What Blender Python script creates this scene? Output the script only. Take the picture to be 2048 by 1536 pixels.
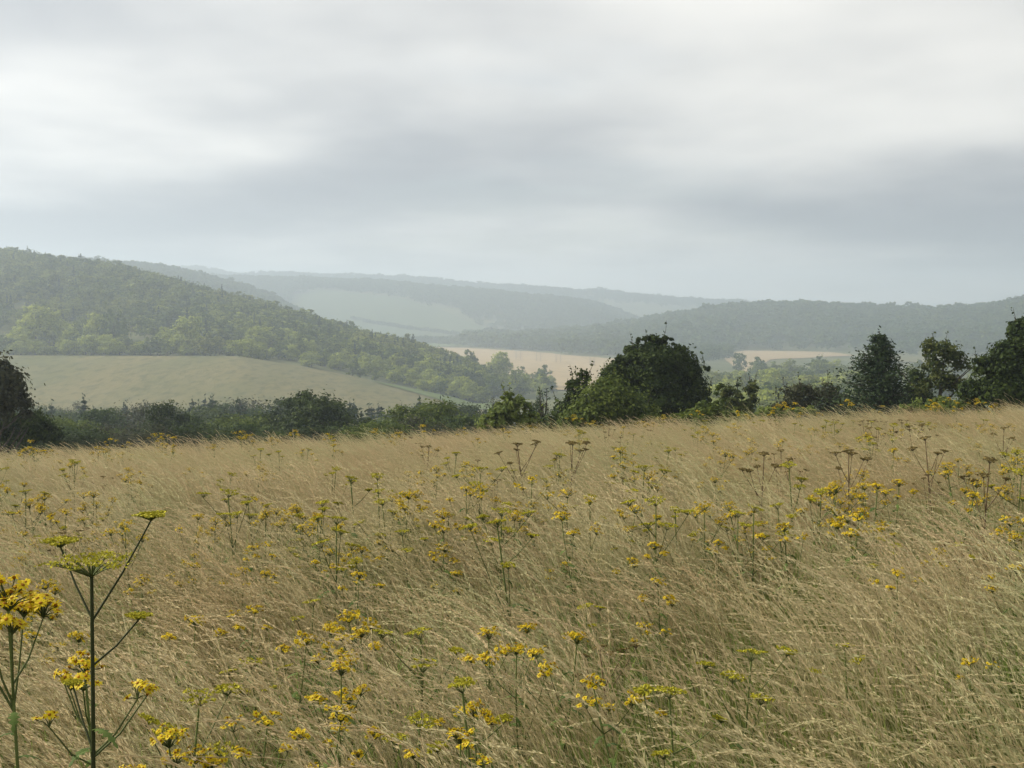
import bpy, math, random
import numpy as np
PI = math.pi
for o in list(bpy.data.objects): bpy.data.objects.remove(o)
SC = bpy.context.scene
COL = SC.collection
# ------------------------------------------------------------------ camera
F = 2813.0                       # focal length in photo pixels (2048 wide)
EYE = 1.65
PITCH = math.atan(148.0 / F)     # true horizon at photo row 620
cam = bpy.data.cameras.new('camera'); camo = bpy.data.objects.new('camera', cam); COL.objects.link(camo)
cam.sensor_width = 36.0; cam.lens = 36.0 * F / 2048.0
cam.clip_start = 0.05; cam.clip_end = 20000
camo.location = (0, 0, EYE); camo.rotation_euler = (PI / 2 - PITCH, 0, 0)
SC.camera = camo
# ------------------------------------------------------------------ sun + sky
SUN_AZ = math.radians(-72)       # left of the view and a little ahead
SUN_EL = math.radians(32)
sd = np.array([math.sin(SUN_AZ) * math.cos(SUN_EL), math.cos(SUN_AZ) * math.cos(SUN_EL), math.sin(SUN_EL)])
sl = bpy.data.lights.new('sun', 'SUN'); sl.energy = 4.0; sl.angle = math.radians(2); sl.color = (1.0, 0.93, 0.80)
so = bpy.data.objects.new('sun', sl); COL.objects.link(so)
from mathutils import Vector
so.rotation_euler = Vector((-sd[0], -sd[1], -sd[2])).to_track_quat('-Z', 'Y').to_euler()
so.location = (-60, 40, 60)
W = bpy.data.worlds.new('World'); SC.world = W; W.use_nodes = True

class NT:
    def __init__(s, tree): s.t = tree; s.n = tree.nodes; s.l = tree.links
    def new(s, typ, **kw):
        n = s.n.new(typ)
        for k, v in kw.items(): setattr(n, k, v)
        return n
    def put(s, sock, v):
        if isinstance(v, bpy.types.NodeSocket): s.l.new(v, sock)
        elif v is not None: sock.default_value = v
    def math(s, op, a, b=None, c=None, clamp=False):
        n = s.new('ShaderNodeMath', operation=op, use_clamp=clamp)
        s.put(n.inputs[0], a)
        if b is not None: s.put(n.inputs[1], b)
        if c is not None: s.put(n.inputs[2], c)
        return n.outputs[0]
    def mix(s, f, a, b):
        n = s.new('ShaderNodeMix', data_type='RGBA')
        s.put(n.inputs[0], f)
        s.put(n.inputs[6], a if isinstance(a, bpy.types.NodeSocket) else (*a, 1))
        s.put(n.inputs[7], b if isinstance(b, bpy.types.NodeSocket) else (*b, 1))
        return n.outputs[2]
    def ramp(s, f, lo, hi):
        n = s.new('ShaderNodeMapRange', interpolation_type='SMOOTHSTEP')
        s.put(n.inputs[0], f); n.inputs[1].default_value = lo; n.inputs[2].default_value = hi
        return n.outputs[0]
    def noise(s, vec, scale, detail=3, rough=0.5):
        n = s.new('ShaderNodeTexNoise')
        if vec is not None: s.put(n.inputs['Vector'], vec)
        n.inputs['Scale'].default_value = scale; n.inputs['Detail'].default_value = detail; n.inputs['Roughness'].default_value = rough
        return n.outputs['Fac']

def build_sky():
    t = NT(W.node_tree); t.n.clear()
    tc = t.new('ShaderNodeTexCoord')
    sep = t.new('ShaderNodeSeparateXYZ'); t.l.new(tc.outputs['Generated'], sep.inputs[0])
    x, y, z = sep.outputs
    zc = t.math('MAXIMUM', z, 0.0)
    zz = t.math('ADD', zc, 0.10)
    cx = t.math('DIVIDE', x, zz); cy = t.math('DIVIDE', y, zz)
    cmb = t.new('ShaderNodeCombineXYZ'); t.put(cmb.inputs[0], cx); t.put(cmb.inputs[1], cy); cmb.inputs[2].default_value = 3.7
    mp = t.new('ShaderNodeMapping'); t.l.new(cmb.outputs[0], mp.inputs[0])
    mp.inputs['Location'].default_value = (15.155, -16.102, 1.224); mp.inputs['Scale'].default_value = (0.38, 0.30, 1); mp.inputs['Rotation'].default_value = (0, 0, 0.12)
    n1 = t.noise(mp.outputs[0], 1.0, 5, 0.5)
    mp2 = t.new('ShaderNodeMapping'); t.l.new(cmb.outputs[0], mp2.inputs[0])
    mp2.inputs['Location'].default_value = (4.3, 0.4, 2); mp2.inputs['Scale'].default_value = (0.5, 0.5, 1)
    n2 = t.noise(mp2.outputs[0], 1.1, 3, 0.5)
    dot = t.new('ShaderNodeVectorMath', operation='DOT_PRODUCT')
    t.l.new(tc.outputs['Generated'], dot.inputs[0]); dot.inputs[1].default_value = tuple(sd)
    dpos = t.math('MAXIMUM', dot.outputs['Value'], 0.0)
    glow = t.math('POWER', dpos, 2.2)
    br = t.ramp(n1, 0.38, 0.68)
    cloud = t.mix(br, (0.295, 0.312, 0.338), (0.83, 0.812, 0.765))
    gl = t.math('MULTIPLY_ADD', glow, 0.55, 0.80)
    mul = t.new('ShaderNodeVectorMath', operation='SCALE'); t.l.new(cloud, mul.inputs[0]); t.put(mul.inputs['Scale'], gl)
    sky = t.new('ShaderNodeTexSky', sky_type='NISHITA'); sky.sun_disc = False
    sky.sun_elevation = SUN_EL; sky.sun_rotation = SUN_AZ; sky.altitude = 150; sky.dust_density = 2.0
    bs = t.new('ShaderNodeVectorMath', operation='SCALE'); t.l.new(sky.outputs[0], bs.inputs[0]); bs.inputs['Scale'].default_value = 0.10
    gap = t.math('MULTIPLY', t.ramp(n2, 0.52, 0.72), 0.38)
    fin = t.mix(gap, mul.outputs[0], bs.outputs[0])
    bg = t.new('ShaderNodeBackground'); t.l.new(fin, bg.inputs[0]); bg.inputs[1].default_value = 1.0
    out = t.new('ShaderNodeOutputWorld'); t.l.new(bg.outputs[0], out.inputs[0])
build_sky()
vs = SC.view_settings; SC.display_settings.display_device = 'sRGB'
vs.view_transform = 'Standard'; vs.look = 'None'; vs.exposure = 0.62; vs.gamma = 1.0; vs.use_curve_mapping = False
cy_ = SC.cycles if hasattr(SC, 'cycles') else None
SC.render.engine = 'CYCLES'
cy_ = SC.cycles
cy_.max_bounces = 4; cy_.diffuse_bounces = 2; cy_.glossy_bounces = 1; cy_.transmission_bounces = 3; cy_.volume_bounces = 1; cy_.transparent_max_bounces = 6
cy_.use_denoising = True; cy_.use_adaptive_sampling = True; cy_.adaptive_threshold = 0.02
try:
    cy_.denoiser = 'OPENIMAGEDENOISE'; cy_.denoising_input_passes = 'RGB_ALBEDO_NORMAL'; cy_.denoising_prefilter = 'ACCURATE'
except Exception: pass
cy_.sample_clamp_indirect = 6.0
HAZE_DENSITY = 0.00054

# ------------------------------------------------------------------ picture geometry -> place
def slope(py):                                   # dz/dy of the ray through photo row py
    v = (768.0 - py) / F
    return (v * math.cos(PITCH) - math.sin(PITCH)) / (math.cos(PITCH) + v * math.sin(PITCH))
def xat(px, y): return (px - 1024.0) / F * y
def zat(py, y): return EYE + slope(py) * y

# ------------------------------------------------------------------ terrain
def tab(*pairs):
    a = np.array([p[0] for p in pairs], float); b = np.array([p[1] for p in pairs], float)
    return lambda px: np.interp(px, a, b)
DM = tab((0, 25), (1024, 29), (2048, 33))        # where the meadow rolls over
ZM = tab((0, -1.92), (500, -1.86), (1024, -1.80), (1500, -1.70), (2048, -1.58))
def tops(dc, tree, *pairs):                      # crest ground height from tree-top rows
    a = [p[0] for p in pairs]; b = [EYE + slope(p[1]) * float(dc(p[0])) - tree for p in pairs]
    return lambda px: np.interp(px, a, b)
C_ = lambda v: (lambda px: np.full(np.shape(px), float(v)))
fieldZ = tab((-900, -12.5), (0, -14.5), (480, -14.8), (600, -18.3), (700, -21.6), (800, -25.2), (900, -29), (1000, -34), (1200, -42))
dcF = C_(490)
dcW = tab((-900, 840), (0, 800), (450, 740), (900, 640), (1100, 600))
zcW = tops(dcW, 8.0, (-900, 420), (-300, 462), (0, 494), (120, 512), (250, 530), (350, 556), (450, 586), (530, 604), (600, 622), (700, 652), (800, 676), (900, 708), (960, 735), (1060, 790))
dcS = C_(1500); zcS = tops(dcS, 10, (-300, 484), (0, 505), (245, 521), (330, 529), (400, 541), (480, 562), (560, 592), (620, 625), (700, 680), (800, 740))
dcM = C_(2250); zcM = tops(dcM, 9, (-300, 528), (300, 542), (500, 549), (600, 552), (700, 556), (800, 562), (900, 571), (1000, 580), (1100, 589), (1180, 599), (1250, 622), (1310, 646), (1420, 700))
dcK = C_(3000); zcK = tops(dcK, 9, (-300, 520), (400, 532), (480, 545), (560, 542), (660, 546), (800, 550), (900, 558), (1000, 566), (1100, 573), (1170, 580), (1200, 577), (1300, 588), (1450, 599), (1560, 605), (1700, 611), (1860, 614), (2600, 614))
dcR = tab((900, 1650), (1300, 1600), (1800, 1600), (2048, 1450), (2500, 1400))
zcR = tops(dcR, 10, (900, 705), (1000, 678), (1060, 668), (1180, 655), (1260, 645), (1330, 632), (1400, 620), (1470, 609), (1560, 606), (1680, 609), (1800, 615), (1860, 618), (1920, 614), (1980, 607), (2048, 602), (2500, 575))
dbR = tab((900, 1420), (1000, 1280), (1200, 1060), (1330, 1100), (1430, 1180), (1520, 1270), (1700, 1240), (1800, 1100), (2100, 1050))
def bump(x, y, s, seed=0.0):
    return (np.sin(x / s + 1.3 + seed) * np.cos(y / s * 1.17 + seed * 2) + 0.5 * np.sin(x / s * 2.3 + y / s * 1.9 + seed) + 0.35 * np.cos(x / s * 4.1 - y / s * 3.3)) / 1.85
def hill(px, d, db, dc, zb, zc, back=0.22):
    t = np.clip((d - db) / (dc - db), 0, 1)
    s = 0.45 * t + 0.55 * t * t * (3 - 2 * t)
    h = zb + (zc - zb) * s
    h = np.where(d > dc, zc - (d - dc) * back, h)
    return np.where(d < db, -1e3, h)
def ground(x, y):
    x = np.asarray(x, float); y = np.asarray(y, float)
    yy = np.maximum(y, 3.0)
    px = 1024 + F * np.clip(x / yy, -0.75, 0.75)
    dm = DM(np.clip(px, -300, 2400)); zm = ZM(np.clip(px, -300, 2400))
    t = np.clip(y / dm, 0, 1)
    z = zm * t ** 1.08
    # valley side beyond the roll-over
    k = [dm, dm + 6, dm + 16, 75 + 0 * dm, 110 + 0 * dm, 230 + 0 * dm, 340 + 0 * dm, 600 + 0 * dm, 1300 + 0 * dm, 6000 + 0 * dm]
    v = [zm, zm - .55, zm - 2.2, -7.6 + 0 * dm, -13.5 + 0 * dm, -24 + 0 * dm, -27.5 + 0 * dm, -34 + 0 * dm, -35 + 0 * dm, -40 + 0 * dm]
    for i in range(len(k) - 1):
        tt = np.clip((y - k[i]) / (k[i + 1] - k[i]), 0, 1)
        z = np.where(y > k[i], v[i] + (v[i + 1] - v[i]) * tt, z)
    z = z + np.where(y < 60, 0.07 * bump(x, y, 2.1) * np.clip(y / 4, 0, 1), 0)
    z = z + 0.6 * bump(x, y, 37) * np.clip((y - 60) / 80, 0, 1)
    d = y
    fz = fieldZ(px)
    hs = [hill(px, d, 335., dcF(px), -28., fz, 0.02)]
    hs.append(hill(px, d, 492., dcW(px), fz - .3, zcW(px), 0.2))
    hs.append(hill(px, d, 1000., dcS(px), -36., zcS(px)))
    hs.append(hill(px, d, 1720., dcM(px), -38., zcM(px)))
    hs.append(hill(px, d, 2420., dcK(px), -38., zcK(px), 0.1))
    hs.append(hill(px, d, dbR(px), dcR(px), -36., zcR(px)))
    rough = 2.2 * bump(x, y, 60, 1.0) * np.clip((d - 520) / 200, 0, 1)
    H = np.max(np.stack(hs), axis=0)
    return np.maximum(z, H + rough * np.where(H > -30, 1, 0.2))
def g1(x, y): return float(ground(np.array([x]), np.array([y]))[0])
def hit(px, py, h=0.0, y0=1.5, y1=3500):         # first point where the ray is h above the ground
    ys = np.geomspace(y0, y1, 3000)
    xs = xat(px, ys); zs = zat(py, ys)
    below = np.nonzero(zs <= ground(xs, ys) + h)[0]
    if len(below) == 0: return None
    y = ys[below[0]]
    return xat(px, y), y

# ------------------------------------------------------------------ mesh helpers
def mesh_from(name, V, Fc, mats, tone=None, midx=None, smooth=False):
    V = np.asarray(V, np.float32); me = bpy.data.meshes.new(name)
    me.vertices.add(len(V)); me.vertices.foreach_set('co', V.ravel())
    if isinstance(Fc, np.ndarray):
        n, k = Fc.shape
        me.loops.add(n * k); me.loops.foreach_set('vertex_index', Fc.astype(np.int32).ravel())
        me.polygons.add(n); me.polygons.foreach_set('loop_start', np.arange(0, n * k, k, dtype=np.int32))
    else:
        n = len(Fc); ls = np.array([len(f) for f in Fc]); flat = np.concatenate([np.asarray(f) for f in Fc])
        me.loops.add(len(flat)); me.loops.foreach_set('vertex_index', flat.astype(np.int32))
        me.polygons.add(n); me.polygons.foreach_set('loop_start', np.concatenate([[0], np.cumsum(ls)[:-1]]).astype(np.int32))
    for m in (mats if isinstance(mats, (list, tuple)) else [mats]): me.materials.append(m)
    if midx is not None: me.polygons.foreach_set('material_index', np.asarray(midx, np.int32))
    if smooth: me.polygons.foreach_set('use_smooth', np.ones(n, bool))
    if tone is not None:
        a = me.attributes.new('tone', 'FLOAT', 'POINT'); a.data.foreach_set('value', np.asarray(tone, np.float32))
    me.update(calc_edges=True); me.validate()
    return me
def obj(name, me, parent=None, loc=(0, 0, 0)):
    o = bpy.data.objects.new(name, me); COL.objects.link(o); o.parent = parent; o.location = loc
    return o
def tag(o, label=None, cat=None, group=None, kind=None):
    if label: o['label'] = label
    if cat: o['category'] = cat
    if group: o['group'] = group
    if kind: o['kind'] = kind
    return o
def empty(name, loc, rz=0.0, s=1.0):
    o = bpy.data.objects.new(name, None); COL.objects.link(o); o.empty_display_size = 0.2
    o.location = loc; o.rotation_euler = (0, 0, rz); o.scale = (s, s, s) if not isinstance(s, tuple) else s
    return o
class Geo:
    """collects pieces with quads/tris, a per-vertex tone and a material index"""
    def __init__(s): s.V = []; s.F = []; s.T = []; s.M = []; s.n = 0
    def add(s, V, Fc, tone=0.5, m=0):
        V = np.asarray(V, float)
        s.V.append(V); s.F += [tuple(int(i) + s.n for i in f) for f in Fc]
        s.T.append(np.full(len(V), tone) if np.isscalar(tone) else np.asarray(tone)); s.M += [m] * len(Fc); s.n += len(V)
    def tube(s, P, R, sides=5, tone=0.5, m=0):
        P = np.asarray(P, float); n = len(P); V = []
        d = np.gradient(P, axis=0); d /= np.linalg.norm(d, axis=1)[:, None] + 1e-9
        ref = np.array([0.3, 1.0, 0.1]) if abs(d[0][1]) < 0.9 else np.array([1.0, 0.2, 0])
        for i in range(n):
            a = np.cross(d[i], ref); a /= np.linalg.norm(a) + 1e-9; b = np.cross(d[i], a)
            for k in range(sides):
                t = 2 * PI * k / sides
                V.append(P[i] + R[i] * (math.cos(t) * a + math.sin(t) * b))
        Fc = [(i * sides + k, i * sides + (k + 1) % sides, (i + 1) * sides + (k + 1) % sides, (i + 1) * sides + k) for i in range(n - 1) for k in range(sides)]
        if np.isscalar(tone): tn = tone
        else: tn = np.repeat(np.asarray(tone), sides)
        s.add(V, Fc, tn, m)
    def quads(s, V4, tone, m=0):                  # (N,4,3)
        N = len(V4); s.V.append(V4.reshape(-1, 3))
        idx = np.arange(N * 4).reshape(N, 4) + s.n
        s.F += [tuple(r) for r in idx.tolist()]; s.T.append(np.repeat(tone, 4)); s.M += [m] * N; s.n += N * 4
    def mesh(s, name, mats):
        return mesh_from(name, np.concatenate(s.V), s.F, mats, np.concatenate(s.T), s.M if max(s.M) else None)
def unit(rng, n):
    v = rng.normal(size=(n, 3)); return v / np.linalg.norm(v, axis=1)[:, None]
def leaf_quads(C, size, rng, aspect=0.62, axis=None, droop=0.0, out=None, bias=1.1):
    n = len(C); nrm = unit(rng, n); nrm[:, 2] = np.abs(nrm[:, 2]) + 0.25
    if out is not None: nrm = unit(rng, n) + bias * out + np.array([0, 0, .25])
    a = unit(rng, n) if axis is None else axis + 0.5 * unit(rng, n)
    a[:, 2] -= droop
    a -= nrm * (np.sum(a * nrm, 1) / np.sum(nrm * nrm, 1))[:, None]; a /= np.linalg.norm(a, axis=1)[:, None] + 1e-9
    b = np.cross(nrm, a); b /= np.linalg.norm(b, axis=1)[:, None] + 1e-9
    s = size * rng.uniform(0.6, 1.3, n)[:, None]
    return np.stack([C - a * s, C - b * s * aspect, C + a * s, C + b * s * aspect], 1)

# ------------------------------------------------------------------ materials
def mat(name):
    m = bpy.data.materials.new(name); m.use_nodes = True; t = NT(m.node_tree); t.n.clear(); return m, t
def finish(t, col, rough=0.7, transl=0.0, bump=None, spec=0.08):
    p = t.new('ShaderNodeBsdfPrincipled'); t.put(p.inputs['Base Color'], col); p.inputs['Roughness'].default_value = rough
    p.inputs['Specular IOR Level'].default_value = spec
    if bump is not None:
        b = t.new('ShaderNodeBump'); b.inputs['Strength'].default_value = bump[1]; b.inputs['Distance'].default_value = bump[2]; t.l.new(bump[0], b.inputs['Height']); t.l.new(b.outputs[0], p.inputs['Normal'])
    sh = p.outputs[0]
    if transl:
        tr = t.new('ShaderNodeBsdfTranslucent'); t.put(tr.inputs[0], col)
        mx = t.new('ShaderNodeMixShader'); mx.inputs[0].default_value = transl
        t.l.new(sh, mx.inputs[1]); t.l.new(tr.outputs[0], mx.inputs[2]); sh = mx.outputs[0]
    o = t.new('ShaderNodeOutputMaterial'); t.l.new(sh, o.inputs[0])
def attr(t, name='tone'):
    a = t.new('ShaderNodeAttribute'); a.attribute_name = name; return a.outputs['Fac']
def orand(t): return t.new('ShaderNodeObjectInfo').outputs['Random']
def wpos(t): return t.new('ShaderNodeNewGeometry').outputs['Position']
def leaf_mat(name, dark, light, alt=None, transl=0.3, rough=0.65, var=0.35, patch=None):
    m, t = mat(name)
    c = t.mix(attr(t), dark, light)
    if alt:
        c = t.mix(t.math('MULTIPLY', t.math('POWER', orand(t), 1.5), var * 2, clamp=True), c, t.mix(attr(t), alt[0], alt[1]))
    if patch:
        c = t.mix(t.math('MULTIPLY', t.ramp(t.noise(wpos(t), patch[0], 3), 0.5, 0.66), attr(t)), c, patch[1])
    finish(t, c, rough, transl)
    return m
def plain_mat(name, c0, c1, scale=6.0, rough=0.8, bump=0.0):
    m, t = mat(name)
    tc = t.new('ShaderNodeTexCoord').outputs['Object']
    n = t.noise(tc, scale, 5, 0.6)
    finish(t, t.mix(t.ramp(n, 0.3, 0.7), c0, c1), rough, 0, (n, bump, 0.02) if bump else None)
    return m
M = {}
M['bark'] = plain_mat('bark', (0.045, 0.036, 0.028), (0.11, 0.095, 0.075), 9, 0.9, 0.6)
M['bush_dark'] = leaf_mat('bush_dark', (0.014, 0.027, 0.006), (0.060, 0.085, 0.017), None, 0.22)
M['bush_olive'] = leaf_mat('bush_olive', (0.04, 0.065, 0.013), (0.14, 0.175, 0.035), None, 0.3)
M['bush_brown'] = leaf_mat('bush_brown', (0.03, 0.036, 0.018), (0.075, 0.075, 0.034), None, 0.25)
M['bush_bright'] = leaf_mat('bush_bright', (0.07, 0.105, 0.025), (0.2, 0.24, 0.06), None, 0.38)
M['ash_leaf'] = leaf_mat('ash_leaf', (0.03, 0.05, 0.016), (0.14, 0.155, 0.045), None, 0.35)
M['spruce'] = leaf_mat('spruce', (0.010, 0.022, 0.009), (0.042, 0.065, 0.022), None, 0.12)
M['pine'] = leaf_mat('pine', (0.022, 0.042, 0.022), (0.06, 0.092, 0.042), None, 0.12)
M['belt'] = leaf_mat('belt_leaf', (0.020, 0.040, 0.010), (0.075, 0.11, 0.024), ((0.045, 0.065, 0.014), (0.14, 0.165, 0.036)), 0.25)
M['belt_spruce'] = leaf_mat('belt_spruce', (0.014, 0.03, 0.018), (0.048, 0.075, 0.036), ((0.02, 0.035, 0.018), (0.06, 0.08, 0.03)), 0.12)
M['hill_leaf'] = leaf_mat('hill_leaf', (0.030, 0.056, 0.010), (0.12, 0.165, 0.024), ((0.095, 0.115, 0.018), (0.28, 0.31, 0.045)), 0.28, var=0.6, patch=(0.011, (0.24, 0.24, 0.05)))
M['hill_pale_sunlit'] = leaf_mat('hill_pale_sunlit_leaf', (0.13, 0.17, 0.025), (0.42, 0.45, 0.075), None, 0.35)  # pale leaves; sunlight on the hill trees is painted into this brighter colour
M['far_leaf'] = leaf_mat('far_leaf', (0.028, 0.052, 0.013), (0.095, 0.135, 0.028), ((0.055, 0.075, 0.018), (0.17, 0.195, 0.04)), 0.22)

def ground_mat():
    m, t = mat('valley_ground'); p = wpos(t)
    n = t.noise(p, 0.02, 4); n2 = t.noise(p, 0.4, 4)
    c = t.mix(t.ramp(n, 0.35, 0.65), (0.06, 0.075, 0.03), (0.11, 0.115, 0.045))
    c = t.mix(t.math('MULTIPLY', t.ramp(n2, 0.4, 0.7), 0.5), c, (0.16, 0.14, 0.075))
    finish(t, c, 0.95); return m
def meadow_mat():
    m, t = mat('meadow_soil'); p = wpos(t)
    n = t.noise(p, 0.7, 4); n2 = t.noise(p, 22, 5, 0.7)
    c = t.mix(t.ramp(n, 0.35, 0.65), (0.13, 0.11, 0.06), (0.10, 0.11, 0.045))
    c = t.mix(t.ramp(n2, 0.35, 0.7), c, (0.06, 0.05, 0.03))
    finish(t, c, 0.95, 0, (n2, 0.8, 0.05)); return m
def field_mat(name, c0, c1, c2, s=0.03, streak=None):
    m, t = mat(name); p = wpos(t)
    mp = t.new('ShaderNodeMapping'); t.l.new(p, mp.inputs[0]); mp.inputs['Scale'].default_value = (1, 0.35, 1) if not streak else streak
    n = t.noise(mp.outputs[0], s, 5, 0.6); n2 = t.noise(mp.outputs[0], s * 12, 5, 0.65)
    c = t.mix(t.ramp(n, 0.35, 0.68), c0, c1)
    c = t.mix(t.math('MULTIPLY', t.ramp(n2, 0.42, 0.72), 0.75), c, c2)
    finish(t, c, 0.95, 0, (n2, 0.5, 0.6)); return m
M['ground'] = ground_mat(); M['meadow'] = meadow_mat()
M['field'] = field_mat('dry_pasture', (0.155, 0.135, 0.06), (0.105, 0.108, 0.044), (0.06, 0.066, 0.027))
M['field_green'] = field_mat('green_pasture', (0.105, 0.135, 0.045), (0.09, 0.12, 0.04), (0.08, 0.1, 0.036))
M['wheat'] = field_mat('ripe_wheat', (0.33, 0.25, 0.14), (0.29, 0.22, 0.125), (0.24, 0.185, 0.105), 0.012)
M['pasture_far'] = field_mat('far_pasture', (0.085, 0.105, 0.042), (0.07, 0.09, 0.036), (0.06, 0.075, 0.03), 0.006)
M['track'] = plain_mat('tramline_soil', (0.24, 0.19, 0.12), (0.17, 0.14, 0.09), 0.5, 0.95)

# ------------------------------------------------------------------ ground sheets
def grid_sheet(name, X, Y, Z, m, label, cat):
    r, c = X.shape
    V = np.stack([X, Y, Z], -1).reshape(-1, 3)
    i = np.arange((r - 1) * c).reshape(r - 1, c)[:, :-1].ravel()
    Fc = np.stack([i, i + 1, i + c + 1, i + c], 1)
    o = obj(name, mesh_from(name, V, Fc, m, smooth=True)); return tag(o, label, cat, kind='structure')
ys = np.concatenate([np.arange(-40, 60, 1.0), 60 * np.power(4000 / 60.0, np.linspace(0, 1, 330))])
us = np.linspace(-0.72, 0.72, 330)
Y, U = np.meshgrid(ys, us, indexing='ij'); X = U * (Y + 80)
Z = ground(X, Y)
grid_sheet('ground', X, Y, Z, M['ground'], 'green valley ground running from the meadow to the far ridge', 'ground')
ys = np.concatenate([np.arange(-8, 20, 0.4), np.arange(20, 52, 0.5)]); us = np.linspace(-0.5, 0.5, 120)
Y, U = np.meshgrid(ys, us, indexing='ij'); X = U * (Y + 30); Z = ground(X, Y) + 0.03
grid_sheet('meadow', X, Y, Z, M['meadow'], 'dry soil of the sloping flower meadow in the foreground', 'meadow')
def patch(name, px0, px1, dlo, dhi, m, label, lift=0.35, nu=90, nd=70):
    P, T = np.meshgrid(np.linspace(px0, px1, nu), np.linspace(0, 1, nd), indexing='xy')
    D = dlo(P) + (dhi(P) - dlo(P)) * T
    X = xat(P, D); Z = ground(X, D) + lift
    return grid_sheet(name, X, D, Z, m, label, 'field')
patch('hillside_field', -420, 1000, C_(318), C_(492), M['field'], 'dry tan grass field on the hillside below the left wood')
patch('green_field_margin', 740, 985, tab((740, 483), (800, 474), (985, 440)), tab((740, 484), (800, 487), (985, 492)), M['field_green'], 'green grass strip along the lower edge of the hillside field', 0.6, 50, 12)
patch('wheat_field', 860, 1260, tab((860, 640), (1060, 620), (1260, 600)), tab((860, 1400), (960, 1330), (1210, 1045), (1260, 1040)), M['wheat'], 'pale ripe wheat field on the valley floor behind the big dark bush', 0.5)
patch('wheat_strip', 1436, 1712, tab((1436, 1150), (1470, 860), (1500, 800), (1540, 1010), (1712, 1120)), tab((1436, 1152), (1460, 1190), (1500, 1262), (1640, 1215), (1712, 1122)), M['wheat'], 'narrow pale wheat field below the right wooded hill', 0.5)
patch('small_field', 1755, 1935, C_(960), C_(1075), M['field'], 'small pale green field glimpsed beside the young spruce', 0.5, 30, 20)
patch('far_pasture', 600, 1010, tab((600, 1740), (1010, 1740)), tab((600, 2080), (640, 2130), (800, 2090), (900, 1990), (1000, 1800), (1010, 1780)), M['pasture_far'], 'pale hazy pasture on the lower slope of the distant hill', 1.2)
patch('distant_field', 720, 980, C_(1400), C_(1640), M['field_green'], 'pale green field under the distant pasture hedge', 0.8, 40, 30)
for k, px in enumerate((1032, 1041, 1073, 1081, 1112, 1121, 1180, 1188)):
    dl = tab((1000, 1010), (1200, 900)); dh = tab((960, 1325), (1210, 1040))
    patch('tramline', px - 0.7, px + 0.7, lambda p: dl(p), lambda p: dh(p), M['track'], 'thin dark tractor tramline in the pale wheat field', 0.75, 2, 24)['group'] = 'tramlines in the wheat'

# ------------------------------------------------------------------ foliage generators
def crown_lobes(lobes, n, leaf, rng, clump=0.22, shell=0.5, aspect=0.62, droop=0.0, per=30, tone_by_clump=True):
    vol = np.array([l[3] * l[4] * l[5] for l in lobes]) ** (2 / 3.0); vol = vol / vol.sum()
    out = []; tone = []; nm = []
    for l, w in zip(lobes, vol):
        k = max(int(n * w), 20); nc = max(k // per, 4)
        d = unit(rng, nc); d[:, 2] = np.where(d[:, 2] < -0.55, -d[:, 2], d[:, 2])
        r = shell + (1 - shell) * rng.random(nc) ** 0.6
        r = r * (0.88 + 0.24 * rng.random(nc))
        R = np.array(l[3:6]); cc = np.array(l[:3]) + d * r[:, None] * R
        which = rng.integers(0, nc, k)
        cl = clump * R.min() * rng.uniform(0.6, 1.5, nc)
        off = rng.normal(size=(k, 3)) * np.array([1, 1, .7]) * cl[which][:, None]
        out.append(cc[which] + off); nm.append(0.6 * d[which] + 0.7 * off / (np.linalg.norm(off, axis=1)[:, None] + 1e-9))
        ct = rng.uniform(0.1, 0.8, nc)
        tone.append(np.clip(ct[which] + rng.normal(size=k) * 0.16, 0, 1))
    C = np.concatenate(out); T = np.concatenate(tone)
    return leaf_quads(C, leaf, rng, aspect, droop=droop, out=np.concatenate(nm)), T
def crown_mesh(name, quads, tones, m):
    V = quads.reshape(-1, 3); Fc = np.arange(len(V)).reshape(-1, 4)
    return mesh_from(name, V, Fc, m, np.repeat(tones, 4))
def trunk_geo(h, r, rng, limbs=6, spread=0.3, lean=0.0, bend=0.04):
    g = Geo(); n = 8
    P = np.array([[lean * h * (i / (n - 1)) ** 1.5 + bend * h * 0.3 * math.sin(i * 1.1), bend * h * 0.3 * math.cos(i * 1.4), h * i / (n - 1)] for i in range(n)])
    R = np.linspace(r, r * 0.25, n); R[0] *= 1.35
    g.tube(P, R, 7)
    for k in range(limbs):
        t = rng.uniform(0.25, 0.9); i = int(t * (n - 1)); p0 = P[i]; a = rng.uniform(0, 2 * PI); L = h * spread * rng.uniform(.7, 1.25) * (1.15 - 0.5 * t)
        q = [p0 + np.array([math.cos(a) * L * s, math.sin(a) * L * s, L * (0.55 * s + 0.35 * s * s)]) + rng.normal(size=3) * 0.02 * h * s for s in (0, .35, .7, 1)]
        g.tube(q, np.array([R[i] * .6, R[i] * .42, R[i] * .25, R[i] * .08]), 5)
        a2 = a + rng.uniform(-.9, .9); q2 = [q[2], q[2] + np.array([math.cos(a2) * L * .3, math.sin(a2) * L * .3, L * .32])]
        g.tube(np.array(q2), [R[i] * .2, R[i] * .05], 4)
    return g
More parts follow.
